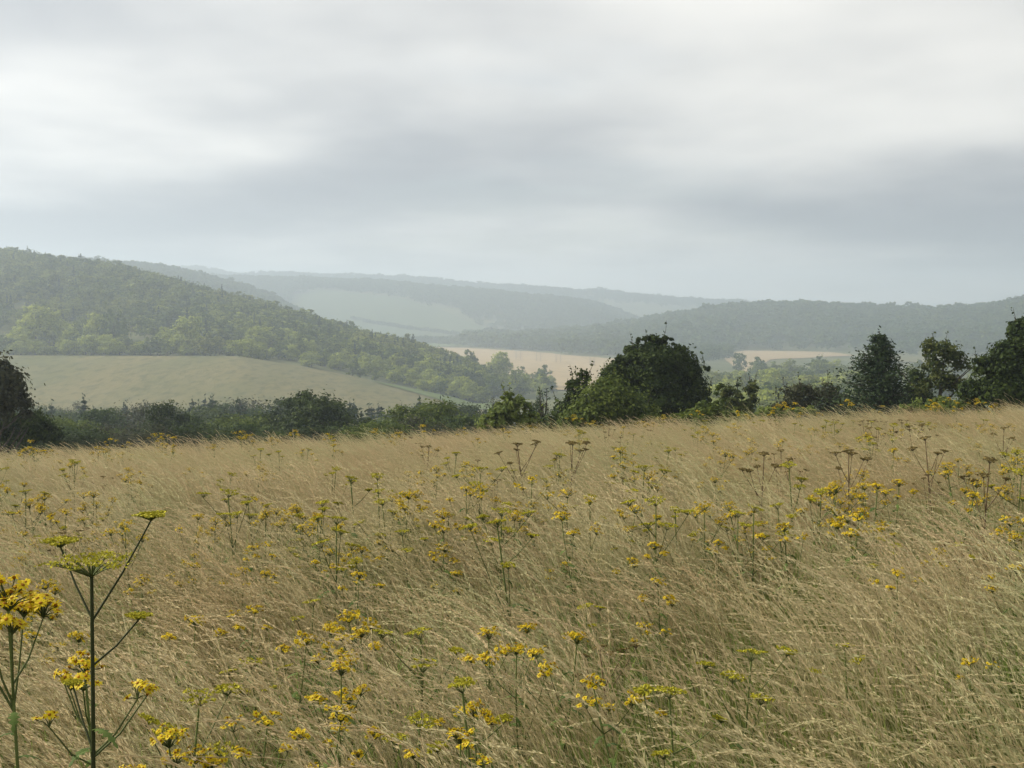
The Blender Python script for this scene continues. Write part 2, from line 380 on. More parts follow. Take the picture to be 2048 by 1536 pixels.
def deciduous(seed, h, w, n, leaf, m, base=0.15, nl=10, shape='round', trunk=True, limbs=7):
    rng = np.random.default_rng(seed); lob = []
    zc = h * (base + (1 - base) * 0.5); rz = h * (1 - base) * 0.5
    lob.append((0, 0, zc, w * .33, w * .33, rz * .78))
    for k in range(nl):
        a = rng.uniform(0, 2 * PI); e = rng.uniform(-.85, 1.0); ce = math.sqrt(max(0, 1 - min(1, abs(e)) ** 2)) * 0.85 + .1
        if shape == 'cone': ce *= 0.75
        s = rng.uniform(.15, .25) * w * (1.1 - .25 * max(e, 0))
        lob.append((math.cos(a) * ce * (w / 2 - s * .75), math.sin(a) * ce * (w / 2 - s * .75), zc + e * (rz - s * .75), s, s, s * rng.uniform(.75, 1.05)))
    q, t = crown_lobes(lob, n, leaf, rng)
    tm = trunk_geo(h * .72, 0.028 * h, rng, limbs, 0.3).mesh('trunk', M['bark']) if trunk else None
    return crown_mesh('crown', q, t, m), tm
def spruce(seed, h, w, m, levels=17, nb=9, sprays=12, leaf=0.11, ragged=0.25):
    rng = np.random.default_rng(seed); C = []; A = []; T = []
    g = Geo(); P = [(0, 0, 0), (0.01 * h, 0, h * .5), (0, 0.01 * h, h)]; g.tube(P, [0.02 * h, 0.012 * h, 0.003 * h], 6)
    for k in range(levels):
        t = (k + .3) / levels; z = h * (0.05 + 0.93 * t)
        L0 = w / 2 * (1 - t) ** 1.2 + 0.02 * w
        for b in range(max(4, int(nb * (1 - .5 * t)))):
            a = rng.uniform(0, 2 * PI); L = L0 * rng.uniform(1 - 2 * ragged, 1 + ragged)
            dv = np.array([math.cos(a), math.sin(a), 0]); rise = rng.uniform(-.05, .38) + .25 * t
            tip = np.array([0, 0, z]) + dv * L + np.array([0, 0, L * rise])
            if rng.random() < .5: g.tube([(0, 0, z), tuple(tip)], [0.004 * h, 0.001 * h], 3)
            s = np.linspace(.15, 1.03, sprays)
            pts = np.array([0, 0, z]) + s[:, None] * (tip - np.array([0, 0, z])) + rng.normal(size=(sprays, 3)) * (0.07 * L0 + .012 * h) * np.array([1, 1, .55])
            pts[:, 2] += -0.10 * L * np.sin(s * PI)
            C.append(pts); A.append(np.repeat((dv + np.array([0, 0, .25]))[None], sprays, 0)); T.append(np.clip(rng.uniform(.1, .6) + .35 * s + rng.normal(size=sprays) * .12 - .15, 0, 1))
    top = np.array([[0, 0, h * (0.90 + .14 * i / 7)] for i in range(8)]) + rng.normal(size=(8, 3)) * .012 * h * np.array([1, 1, .3])
    C.append(top); A.append(np.repeat(np.array([[0, 0, 1.]]), 8, 0)); T.append(np.full(8, .5))
    C = np.concatenate(C); A = np.concatenate(A); T = np.concatenate(T)
    q = leaf_quads(C, leaf, rng, 0.42, axis=A, out=A * np.array([1, 1, .6]) + np.array([0, 0, .3]), bias=.8)
    return crown_mesh('crown', q, T, m), g.mesh('trunk', M['bark'])
def candle_pine(seed, h, w, m, leaf=0.07):
    rng = np.random.default_rng(seed); C = []; A = []; T = []; g = Geo()
    g.tube([(0, 0, 0), (0, 0, h * .8)], [0.03 * h, .012 * h], 6)
    for k in range(34):
        t = rng.random() ** .7; a = rng.uniform(0, 2 * PI); r = w / 2 * rng.random() ** .5 * (1.05 - .75 * t ** 1.5)
        z0 = h * (.15 + .6 * t); L = h * rng.uniform(.16, .26)
        base = np.array([math.cos(a) * r, math.sin(a) * r, z0]); g.tube([(0, 0, z0 - .12 * h), tuple(base), tuple(base + np.array([0, 0, L]))], [.008 * h, .006 * h, .002 * h], 4)
        n = 90; s = rng.random(n); rad = .055 * h * (1 - s * .75)
        an = rng.uniform(0, 2 * PI, n)
        C.append(base + np.stack([np.cos(an) * rad, np.sin(an) * rad, s * L], 1)); A.append(np.stack([np.cos(an) * .7, np.sin(an) * .7, np.full(n, .9)], 1)); T.append(np.clip(rng.uniform(.1, .7) + rng.normal(size=n) * .15, 0, 1))
    q = leaf_quads(np.concatenate(C), leaf, rng, 0.25, axis=np.concatenate(A))
    return crown_mesh('crown', q, np.concatenate(T), m), g.mesh('trunk', M['bark'])
def plant_tree(name, crown, trunk, loc, rz, s, label, cat='tree', group=None):
    e = empty(name, loc, rz, s)
    if trunk is not None: obj('trunk', trunk, e)
    obj('crown', crown, e)
    return tag(e, label, cat, group)

# --------------------------- hero bushes: lobes given by photo rows/columns at the bush's own depth
def hero_bush(name, y, lobes, n, leaf, m, label, cat='bush', seed=1, deep=0.85, shoots=0, per=30, trunk_h=0.55, droop=0.0, clump=0.2):
    rng = np.random.default_rng(seed)
    px0 = np.mean([l[0] for l in lobes]); x0 = xat(px0, y); z0 = g1(x0, y)
    L = []
    for l in lobes:
        k = y / F; dy = l[4] if len(l) > 4 else 0.0
        L.append((xat(l[0], y) - x0, dy, zat(l[1], y) - z0, l[2] * k, l[2] * k * deep, l[3] * k))
    # skirt down to the ground
    zb = min(l[2] - l[5] for l in L)
    q, t = crown_lobes(L, n, leaf, rng, clump=clump, per=per, droop=droop, shell=0.45)
    Q = [q]; T = [t]
    e = empty(name, (x0, y, z0))
    top = max(l[2] + l[5] for l in L)
    g = trunk_geo(top * trunk_h, 0.03 * top, rng, 9, .45)
    g.tube([(0, 0, 0.05), (0.4, .2, top * .35), (.8, .3, top * .5)], [.05, .04, .01], 5); g.tube([(0, 0, 0.05), (-.4, -.2, top * .35), (-.8, .1, top * .5)], [.05, .04, .01], 5)
    for k in range((shoots + 1) // 2):                        # long bare-ish shoots poking out of the top
        l = L[rng.integers(0, len(L))]; a = rng.uniform(-1, 1)
        p = np.array([l[0] + a * l[3] * .8, l[1] + rng.uniform(-.5, .5) * l[4], l[2] + l[5] * math.sqrt(max(0.05, 1 - .64 * a * a)) - .15])
        h = rng.uniform(.35, .75); tip = p + np.array([a * .25, rng.uniform(-.1, .1), h]); sg = Geo(); sg.tube([p, (p + tip) / 2 + rng.normal(size=3) * .03, tip], [.012, .008, .003], 4, .5, 1)
        nn = 16; s = rng.random(nn) ** 1.4; pts = p + s[:, None] * (tip - p) + rng.normal(size=(nn, 3)) * .035
        sg.quads(leaf_quads(pts, leaf * .9, rng), rng.uniform(.2, .8, nn), 0); obj('shoot', sg.mesh('shoot', [m, M['bark']]), e)
    obj('trunk', g.mesh('trunk', M['bark']), e)
    obj('crown', crown_mesh('crown', np.concatenate(Q), np.concatenate(T), m), e)
    return tag(e, label, cat)

hero_bush('hawthorn_bush', 49, [(1310, 750, 70, 56), (1290, 722, 48, 34), (1340, 742, 56, 42), (1245, 760, 42, 36), (1375, 790, 40, 50), (1300, 820, 105, 48), (1240, 815, 60, 45), (1310, 692, 26, 20), (1395, 745, 14, 16), (1385, 830, 40, 34), (1208, 772, 17, 17), (1238, 727, 18, 15), (1262, 702, 16, 13), (1335, 684, 16, 11), (1362, 704, 16, 14), (1412, 738, 9, 6), (1408, 800, 15, 20), (1285, 684, 12, 10)], 56000, 0.062, M['bush_dark'], 'largest dark rounded bush standing at the middle of the meadow edge', seed=3, shoots=16, per=60, clump=.17)
hero_bush('hawthorn_bush', 44, [(1215, 812, 62, 46, -.2), (1255, 835, 60, 36), (1180, 838, 50, 36), (1225, 780, 34, 28), (1150, 850, 30, 30)], 22000, 0.058, M['bush_olive'], 'olive green bush in front of the left side of the largest dark bush', seed=4, shoots=5)
hero_bush('elder_shrub', 46, [(1155, 790, 24, 38), (1145, 830, 40, 34), (1165, 758, 12, 20), (1120, 850, 40, 24)], 5200, 0.06, M['bush_dark'], 'thin leafy shrub with bare upright shoots left of the largest dark bush', seed=5, shoots=14)
hero_bush('bramble_bush', 43, [(1420, 835, 40, 28), (1375, 848, 46, 24), (1320, 852, 50, 22), (1455, 840, 26, 24), (1440, 795, 12, 30)], 6500, 0.058, M['bush_olive'], 'low olive bush at the right foot of the largest dark bush', seed=6, shoots=4)
hero_bush('hazel_bush', 52, [(1462, 805, 22, 34), (1480, 830, 34, 26), (1500, 800, 16, 36)], 4200, 0.062, M['ash_leaf'], 'small yellowish bush between the largest bush and the twiggy hawthorn', seed=7, shoots=5)
hero_bush('hawthorn_bush', 50, [(1590, 800, 32, 26), (1630, 808, 44, 30), (1610, 782, 22, 14), (1660, 790, 20, 22), (1560, 825, 30, 18), (1680, 820, 26, 24)], 6500, 0.05, M['bush_brown'], 'brownish twiggy hawthorn left of the young spruce', seed=8, shoots=18, clump=.26)
hero_bush('scrub_bush', 44, [(1540, 830, 34, 14), (1480, 838, 34, 12), (1600, 826, 40, 12)], 3200, 0.05, M['bush_bright'], 'low pale green scrub under the twiggy hawthorn at the meadow edge', seed=9)
hero_bush('oak_sapling', 53, [(1832, 775, 16, 34), (1840, 808, 28, 28)], 6500, 0.06, M['bush_dark'], 'dark leafy sapling crowded behind the young spruce', 'tree', seed=10, shoots=6)
hero_bush('ash_tree', 47, [(1880, 705, 34, 22), (1860, 695, 16, 14), (1905, 720, 28, 20), (1865, 735, 24, 18), (1925, 735, 16, 12), (1880, 765, 36, 20), (1910, 775, 26, 20), (1850, 780, 20, 18)], 4200, 0.06, M['ash_leaf'], 'slender open-crowned ash right of the young spruce', 'tree', seed=11, trunk_h=0.82, shoots=6, clump=.3, per=22)
hero_bush('scrub_bush', 45, [(1880, 815, 50, 18), (1935, 818, 40, 16), (1830, 822, 34, 14)], 4000, 0.055, M['bush_bright'], 'low bright green scrub under the slender ash', seed=12)
hero_bush('hawthorn_bush', 44, [(2010, 735, 40, 52), (2050, 690, 36, 52), (1985, 790, 55, 34), (2040, 790, 60, 50), (1965, 740, 18, 26), (2085, 740, 60, 80), (1945, 790, 26, 28), (2035, 660, 16, 20), (2010, 700, 14, 20)], 32000, 0.06, M['bush_dark'], 'tall dark bush cut by the right edge of the view', seed=13, shoots=12)
hero_bush('sycamore_sapling', 41, [(1010, 835, 34, 28), (1035, 815, 22, 22), (985, 850, 30, 22), (1055, 850, 30, 22), (1015, 800, 12, 16)], 4200, 0.062, M['bush_bright'], 'pale yellow green leafy sapling below the two upright pines', 'tree', seed=14, shoots=7)
hero_bush('horse_chestnut', 42, [(0, 790, 34, 52), (20, 770, 26, 34), (-30, 800, 60, 80), (28, 815, 30, 34), (-60, 760, 60, 60), (5, 742, 18, 16)], 9500, 0.075, M['bush_brown'], 'dark tree with drooping leaves cut by the left edge of the view', 'tree', seed=15, shoots=4, droop=.7, clump=.28)
hero_bush('hawthorn_bush', 45, [(40, 865, 60, 34), (-30, 860, 70, 50), (95, 875, 34, 26), (60, 850, 40, 30)], 9000, 0.058, M['bush_dark'], 'dark low bush under the tree at the left edge of the view', seed=16)
for k, (px, y, tp, w) in enumerate(((1760, 48, 664, 150),)):
    x = xat(px, y); z = g1(x, y); h = zat(tp, y) - z
    c, t = spruce(21, h, w * y / F * 2.5, M['spruce'], 26, 30, 34, 0.066, .26)
    plant_tree('spruce_tree', c, t, (x, y, z), 0.4, 1.0, 'young dark spruce with pointed top at the right of the meadow edge')
for k, (px, y, tp, w, lab) in enumerate(((1085, 50, 768, 46, 'upright pine with candle shoots beside the largest dark bush'), (992, 52, 790, 44, 'shorter upright pine left of the one beside the largest bush'), (1062, 52, 800, 26, 'smallest pine standing between the two upright pines'))):
    x = xat(px, y); z = g1(x, y); h = zat(tp, y) - z
    c, t = candle_pine(30 + k, h, w * y / F * 1.25, M['pine'], 0.05)
    plant_tree('pine_tree', c, t, (x, y, z), k * 1.1, 1.0, lab)
for k, (px, y, tp, w, lab) in enumerate(((1476, 60, 758, 26, 'slim young spruce right of the largest dark bush, left of its pair'), (1501, 60, 752, 36, 'slim young spruce right of the largest dark bush, right of its pair'))):
    x = xat(px, y); z = g1(x, y); h = zat(tp, y) - z
    c, t = spruce(40 + k, h, w * y / F * 1.3, M['spruce'], 16, 9, 10, 0.075, .3)
    plant_tree('spruce_tree', c, t, (x, y, z), 0.4, 1.0, lab)

# --------------------------- tree belt below the meadow (60-260 m)
RNG = np.random.default_rng(77)
DEC = [deciduous(100 + i, 9.0, (7.5, 9.5, 6.5, 8.5)[i], 9500, 0.14, M['belt'], 0.0, 16) for i in range(4)]
SPR = [spruce(120 + i, 9.0, (4.6, 3.8, 5.4, 4.2)[i], M['belt_spruce'], 15, 9, 9, 0.24, .38) for i in range(4)]
def beside(px): return ('near the left edge', 'below the tallest dark hillside tree', 'left of the largest belt tree', 'around the largest belt tree', 'left of the upright pines', 'around the upright pines', 'behind the largest dark bush', 'behind the slim spruces', 'behind the twiggy hawthorn', 'behind the young spruce', 'behind the right dark bush')[int(np.searchsorted([150, 340, 560, 720, 900, 1110, 1420, 1540, 1690, 1860], px))]
def put(kind, px, y, top, label, group=None, name=None, wide=1.0, minh=2.0, cat='tree'):
    x = xat(px, y); z = g1(x, y) - (.1 if y < 300 else .6); h = max(zat(top, y) - z, minh)
    protos, h0 = kind
    c, t = protos[int(RNG.integers(0, len(protos)))]
    s = h / h0
    if group: label = label + ', ' + beside(px); group = group + ' ' + beside(px)
    e = plant_tree(name or 'broadleaf_tree', c, t, (x, y, z), float(RNG.uniform(0, 6.28)), (s * wide, s * wide, s), label, cat, group)
    return e
DEC2 = [deciduous(110 + i, 9.0, (8, 6.5, 9, 7.5)[i], 9000, 0.14, (M['bush_olive'], M['bush_dark'], M['bush_brown'], M['bush_dark'])[i], 0.0, 16) for i in range(4)]
DEC_, SPR_, OLI_, DRK_ = (DEC + DEC2, 9.1), (SPR, 9.1), ([DEC2[0]], 9.1), ([DEC2[1], DEC2[3]], 9.1)
named = [(640, 82, 766, 1.15, 'largest dark round tree of the belt below the hillside field'), (322, 84, 804, 1.0, 'small dark round tree in the belt left of centre'), (848, 80, 798, 1.25, 'wide olive tree in the belt left of the pale sapling'),
         (590, 92, 788, 1.0, 'dark tree touching the left side of the largest belt tree'), (700, 88, 815, 1.0, 'dark tree touching the right side of the largest belt tree'), (180, 70, 850, 1.3, 'brownish bush in the belt near the left dark bush'), (130, 78, 838, 1.1, 'green bush in the belt beside the left dark bush'),
         (420, 78, 838, 1.4, 'broad low tree in the belt right of the small round tree'), (480, 90, 826, 1.2, 'green tree in the middle of the belt'), (760, 70, 838, 1.2, 'dark low bush in the belt below the wide olive tree'), (920, 84, 826, 1.1, 'green tree in the belt left of the shorter pine')]
for px, y, top, w, lab in named: put(OLI_ if 'olive' in lab or 'green' in lab else DRK_, px, y, top, lab, name='broadleaf_tree', wide=w)
for k in range(44):
    px = -60 + k * 26 + RNG.uniform(-12, 12); y = RNG.uniform(62, 82); top = RNG.uniform(846, 868) - (14 if px > 700 else 0)
    put(DEC_, px, y, top, 'dark low bush at the front of the belt', 'low bushes of the belt', 'belt_bush', 1.35, cat='bush')
for k in range(40):
    px = -60 + k * 27 + RNG.uniform(-14, 14); y = RNG.uniform(92, 150); top = 850 - (46 if px < 380 or 560 < px < 720 else 24) * RNG.random() ** 1.3
    put(DEC_, px, y, top, 'green tree in the second row of the belt', 'second row of the belt', 'broadleaf_tree', 1.15)
named = [(165, 170, 792, 'tallest lone spruce rising from the belt at the left'), (250, 190, 806, 'spruce beside a paler one in the belt left of centre'), (100, 180, 804, 'leftmost spruce in the belt by the left dark bush')]
for px, y, top, lab in named: put(SPR_, px, y, top, lab, name='spruce_tree', wide=1.05)
for k in range(74):
    px = 380 + k * 8.8 + RNG.uniform(-16, 16); y = RNG.uniform(150, 255); top = 797 + 24 * RNG.random() ** .8 + 6 * math.sin(px / 37) - (4 if 500 < px < 640 else 0)
    put(SPR_ if RNG.random() < .72 else DEC_, px, y, top, 'dark tree in the plantation row', 'plantation trees', 'plantation_tree', RNG.uniform(.9, 1.5))
for k in range(34):
    px = 60 + k * 11 + RNG.uniform(-8, 8); y = RNG.uniform(170, 250); top = 816 + RNG.uniform(-8, 14)
    put(SPR_ if RNG.random() < .45 else DEC_, px, y, top, 'hazy tree at the left end of the plantation', 'left end of the plantation', 'plantation_tree', 1.1)
for k in range(26):
    px = 1400 + k * 27 + RNG.uniform(-12, 12); y = RNG.uniform(110, 240); top = RNG.uniform(800, 830)
    put(DEC_, px, y, top, 'green tree low on the slope behind the right bushes', 'trees behind the right bushes', 'broadleaf_tree', 1.1)

# --------------------------- valley and hill trees (300-1000 m)
HIL = [deciduous(200 + i, 10.0, (8.5, 9.5, 7.5, 9, 7)[i], 1500, 0.42, M['hill_leaf'], -0.02, 13, trunk=True, limbs=4) for i in range(5)]
LIT = [deciduous(220 + i, 10.0, (9.5, 8.5, 9)[i], 4200, 0.34, M['hill_pale_sunlit'], -0.02, 14, trunk=True, limbs=4) for i in range(3)]  # lit counterpart of HIL, its sunlight painted into the leaf colour
CON = [spruce(230 + i, 10.0, 4.2, M['belt_spruce'], 11, 7, 5, 0.45, .2) for i in range(2)]
HIL_, LIT_, CON_ = (HIL, 10.2), (LIT, 10.2), (CON, 10.1)
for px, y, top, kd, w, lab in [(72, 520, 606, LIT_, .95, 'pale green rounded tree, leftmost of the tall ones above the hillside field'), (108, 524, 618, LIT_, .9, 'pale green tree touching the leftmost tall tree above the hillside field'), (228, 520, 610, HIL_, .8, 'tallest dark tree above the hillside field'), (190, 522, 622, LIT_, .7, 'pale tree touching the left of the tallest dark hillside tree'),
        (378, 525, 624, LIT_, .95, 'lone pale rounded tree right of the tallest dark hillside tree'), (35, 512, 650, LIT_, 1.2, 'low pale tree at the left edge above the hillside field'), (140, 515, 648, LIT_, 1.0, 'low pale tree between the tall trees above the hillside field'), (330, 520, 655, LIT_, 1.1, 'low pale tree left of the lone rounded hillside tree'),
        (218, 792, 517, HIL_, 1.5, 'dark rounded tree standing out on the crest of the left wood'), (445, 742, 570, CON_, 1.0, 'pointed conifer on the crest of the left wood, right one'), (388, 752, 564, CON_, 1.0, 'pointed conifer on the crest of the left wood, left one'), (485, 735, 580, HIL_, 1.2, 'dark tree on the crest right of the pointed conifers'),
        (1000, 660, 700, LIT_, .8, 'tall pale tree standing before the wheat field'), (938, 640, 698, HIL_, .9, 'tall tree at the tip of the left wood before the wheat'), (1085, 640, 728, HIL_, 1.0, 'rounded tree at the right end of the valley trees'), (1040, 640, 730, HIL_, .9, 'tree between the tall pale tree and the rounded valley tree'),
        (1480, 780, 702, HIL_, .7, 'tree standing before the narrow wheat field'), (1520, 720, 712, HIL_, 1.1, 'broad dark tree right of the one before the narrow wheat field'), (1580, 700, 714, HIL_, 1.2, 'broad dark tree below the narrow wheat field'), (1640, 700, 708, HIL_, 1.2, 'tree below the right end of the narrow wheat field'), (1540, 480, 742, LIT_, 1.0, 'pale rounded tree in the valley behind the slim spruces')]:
    put(kd, px, y, top, lab, name='conifer_tree' if kd is CON_ else 'broadleaf_tree', wide=w)
for k in range(70):                                 # scrub belt along the top of the hillside field
    px = -120 + k * 9.2 + RNG.uniform(-5, 5); y = RNG.uniform(497, 512); top = RNG.uniform(664, 692)
    put(HIL_ if RNG.random() < .6 else LIT_, px, y, top, 'leafy scrub along the top of the hillside field', 'scrub above the hillside field', 'scrub_bush', 1.2, cat='bush')
for k in range(60):                                 # scrub down the right rim of the field
    px = 490 + k * 8.2 + RNG.uniform(-5, 5); y = RNG.uniform(496, 540); base = np.interp(px, [490, 700, 960], [704, 748, 792]); top = base - RNG.uniform(14, 38)
    put(LIT_ if RNG.random() < .55 else HIL_, px, y, top, 'pale scrub bordering the right rim of the hillside field', 'scrub on the field rim', 'scrub_bush', 1.2, cat='bush')
for k in range(11):                                 # single bushes dotted over the right end of the field
    px = RNG.uniform(560, 800); y = np.interp(px, [560, 800], [470, 476]) - RNG.uniform(2, 45); x = xat(px, y); py = 620 - (g1(x, y) + RNG.uniform(.1, .7) - EYE) / y * F
    put(HIL_, px, y, py, 'tiny dark bush dotted on the dry field', 'bushes dotted on the field', 'field_bush', 1.2, minh=.7, cat='bush')
for k in range(60):
    px = 830 + RNG.random() * 280; y = RNG.uniform(540, 660); top = np.interp(px, [830, 900, 1000, 1100], [715, 722, 738, 752]) + RNG.uniform(-8, 30)
    put(HIL_ if RNG.random() < .7 else LIT_, px, y, top, 'tree in the cluster before the wheat field', 'tree cluster before the wheat', 'broadleaf_tree', 1.0)
for k in range(110):
    px = 1390 + RNG.random() * 330; y = RNG.uniform(300, 720); ht = RNG.uniform(8, 13)
    x = xat(px, y); top = 620 - (g1(x, y) + ht - EYE) / y * F
    lim = 712 if px > 1505 else (742 if px > 1420 else 716)
    pale = RNG.random() < .25; kd = ('pale green ' if pale else 'dark green ') + ('valley tree in the nearer part' if y < 430 else 'valley tree halfway out' if y < 580 else 'valley tree below the wheat')
    put(LIT_ if pale else HIL_, px, y, max(top, lim), 'hazy ' + kd, kd, 'broadleaf_tree', 1.15)
for k in range(60):
    px = 1700 + RNG.random() * 420; y = RNG.uniform(420, 880); ht = RNG.uniform(8, 13)
    x = xat(px, y); top = 620 - (g1(x, y) + ht - EYE) / y * F
    put(HIL_, px, y, max(top, 718), 'hazy green valley tree at the right', 'valley trees right of the spruce', 'broadleaf_tree', 1.15)

# --------------------------- woods and grass as masses (geometry nodes instances)
def scatter(name, P, rot, scl, idx, protos, label, cat):
    n = len(P); me = bpy.data.meshes.new(name); me.vertices.add(n); me.vertices.foreach_set('co', np.asarray(P, np.float32).ravel())
    a = me.attributes.new('rot', 'FLOAT_VECTOR', 'POINT'); a.data.foreach_set('vector', np.asarray(rot, np.float32).ravel())
    a = me.attributes.new('scl', 'FLOAT_VECTOR', 'POINT'); a.data.foreach_set('vector', np.asarray(scl, np.float32).ravel())
    a = me.attributes.new('idx', 'INT', 'POINT'); a.data.foreach_set('value', np.asarray(idx, np.int32))
    o = obj(name, me)
    ng = bpy.data.node_groups.new(name + '_nodes', 'GeometryNodeTree')
    ng.interface.new_socket('Geometry', in_out='INPUT', socket_type='NodeSocketGeometry'); ng.interface.new_socket('Geometry', in_out='OUTPUT', socket_type='NodeSocketGeometry')
    N = ng.nodes; L = ng.links
    gi = N.new('NodeGroupInput'); go = N.new('NodeGroupOutput'); ip = N.new('GeometryNodeInstanceOnPoints'); jn = N.new('GeometryNodeJoinGeometry')
    for i, p in enumerate(protos):
        po = bpy.data.objects.new(name + '_source', p); po.use_fake_user = True
        oi = N.new('GeometryNodeObjectInfo'); oi.inputs['Object'].default_value = po; oi.inputs['As Instance'].default_value = False
        gt = N.new('GeometryNodeGeometryToInstance'); L.new(oi.outputs['Geometry'], gt.inputs[0]); L.new(gt.outputs[0], jn.inputs[0])
    def at(nm, typ):
        q = N.new('GeometryNodeInputNamedAttribute'); q.data_type = typ; q.inputs['Name'].default_value = nm
        return [s for s in q.outputs if s.name == 'Attribute' and s.enabled][0]
    L.new(gi.outputs[0], ip.inputs['Points']); L.new(jn.outputs[0], ip.inputs['Instance'])
    ip.inputs['Pick Instance'].default_value = True
    L.new(at('idx', 'INT'), ip.inputs['Instance Index'])
    e2r = N.new('FunctionNodeEulerToRotation'); L.new(at('rot', 'FLOAT_VECTOR'), e2r.inputs[0]); L.new(e2r.outputs[0], ip.inputs['Rotation'])
    L.new(at('scl', 'FLOAT_VECTOR'), ip.inputs['Scale']); L.new(ip.outputs[0], go.inputs[0])
    md = o.modifiers.new('scatter', 'NODES'); md.node_group = ng
    return tag(o, label, cat, kind='stuff')
def wood(name, px0, px1, d0, d1, n, hlo, hhi, protos, h0, label, seed, keep=None, wide=1.15):
    rng = np.random.default_rng(seed)
    px = rng.uniform(px0, px1, n); lo = d0(px); hi = d1(px)
    d = lo + (hi - lo) * np.sqrt(rng.random(n) * ((hi / np.maximum(lo, 1)) ** 0) )
    ok = hi > lo
    if keep is not None: ok &= keep(px, d, rng)
    px, d = px[ok], d[ok]; n = len(px)
    x = xat(px, d); z = ground(x, d) - 0.4
    h = rng.uniform(hlo, hhi, n) * np.where(rng.random(n) < .08, 1.2, 1.0); s = h / h0
    w = s * wide * rng.uniform(.85, 1.2, n)
    rot = np.zeros((n, 3)); rot[:, 2] = rng.uniform(0, 6.28, n)
    return scatter(name, np.stack([x, d, z], 1), rot, np.stack([w, w, s], 1), rng.integers(0, len(protos), n), protos, label, 'wood')
HC = [c for c, t in HIL]
HC2 = HC + [CON[0][0]]
wood('hillside_wood', -700, 985, tab((-700, 520), (480, 520), (985, 545)), lambda p: dcW(p) + 30, 4600, 5, 10.5, HC2, 10.2, 'dense mixed wood covering the hill on the left', 301)
wood('sun_tinted_scrub', 430, 930, tab((430, 560), (600, 515), (930, 520)), tab((430, 690), (650, 660), (930, 600)), 520, 4, 8, [c for c, t in LIT], 10.2, 'scrub with sunlit yellow green painted into its leaves on the lower right flank of the left hill', 309)  # sunlit patches of the flank, made by the brighter leaf colour
FAR = [deciduous(240 + i, 10.0, (9.5, 8.5, 10)[i], 260, 0.85, M['far_leaf'], 0.02, 7, trunk=False)[0] for i in range(3)]
wood('right_wood', 930, 2600, dbR, lambda p: dcR(p) + 30, 6500, 10, 16, FAR, 10.4, 'hazy wood covering the hill at the right', 302, wide=1.2)
wood('second_ridge_wood', -300, 760, C_(1150), C_(1530), 3000, 9, 12, FAR, 10.4, 'hazy wooded ridge behind the left wood', 303, wide=1.2)
pt = tab((560, 2040), (600, 2085), (640, 2135), (800, 2095), (900, 1995), (1000, 1805), (1015, 1740))
wood('distant_wood', 200, 1420, lambda p: np.where((p > 580) & (p < 1012), pt(p), 1760), C_(2290), 6500, 8.5, 11, FAR, 10.4, 'far hazy wood above the distant pasture', 304, wide=1.3)
wood('skyline_wood', -100, 2300, C_(2800), C_(3020), 5200, 7, 12, FAR, 10.4, 'faint line of trees along the farthest skyline', 305, wide=1.3)
wood('distant_hedge', 700, 1000, tab((700, 1905), (1000, 1745)), tab((700, 1915), (1000, 1752)), 230, 4, 7, FAR, 10.4, 'dark hazy hedge line crossing the distant pasture', 306, wide=1.1)
wood('valley_hedges', 640, 1260, tab((640, 1520), (860, 1480), (1000, 1330), (1260, 1055)), tab((640, 1600), (860, 1600), (1000, 1480), (1260, 1150)), 900, 6, 10, FAR, 10.4, 'hazy hedgerow trees behind the pale wheat field', 307, wide=1.1)

wood('valley_copse', 1370, 1462, C_(960), C_(1185), 130, 7, 11, FAR, 10.4, 'hazy copse at the left end of the narrow wheat field', 308, wide=1.1)
# ------------------------------------------------------------------ meadow grass
def grass_mat(name, lo, hi, glo, ghi, ps=0.45, thr=(0.36, 0.54), transl=0.42):
    m, t = mat(name); p = wpos(t); h = attr(t)
    n = t.ramp(t.noise(p, ps, 3), *thr)
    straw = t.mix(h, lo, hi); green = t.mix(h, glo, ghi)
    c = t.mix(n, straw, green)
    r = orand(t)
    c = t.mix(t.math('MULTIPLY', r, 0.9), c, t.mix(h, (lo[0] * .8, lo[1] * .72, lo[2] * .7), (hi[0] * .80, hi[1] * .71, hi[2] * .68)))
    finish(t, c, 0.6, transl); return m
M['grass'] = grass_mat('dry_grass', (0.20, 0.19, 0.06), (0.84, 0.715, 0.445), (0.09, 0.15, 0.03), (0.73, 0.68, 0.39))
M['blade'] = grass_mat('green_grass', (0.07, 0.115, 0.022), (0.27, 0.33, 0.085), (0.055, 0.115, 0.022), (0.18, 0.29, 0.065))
def ribbon(g, P, az, width, tone):
    n = len(P); sv = np.array([-math.sin(az), math.cos(az), .2]); w = width * np.interp(np.linspace(0, 1, n), [0, .25, .7, 1], [.7, 1, .7, .08])
    g.add(np.concatenate([P - sv * w[:, None], P + sv * w[:, None]]), [(i, i + 1, i + n + 1, i + n) for i in range(n - 1)], tone)
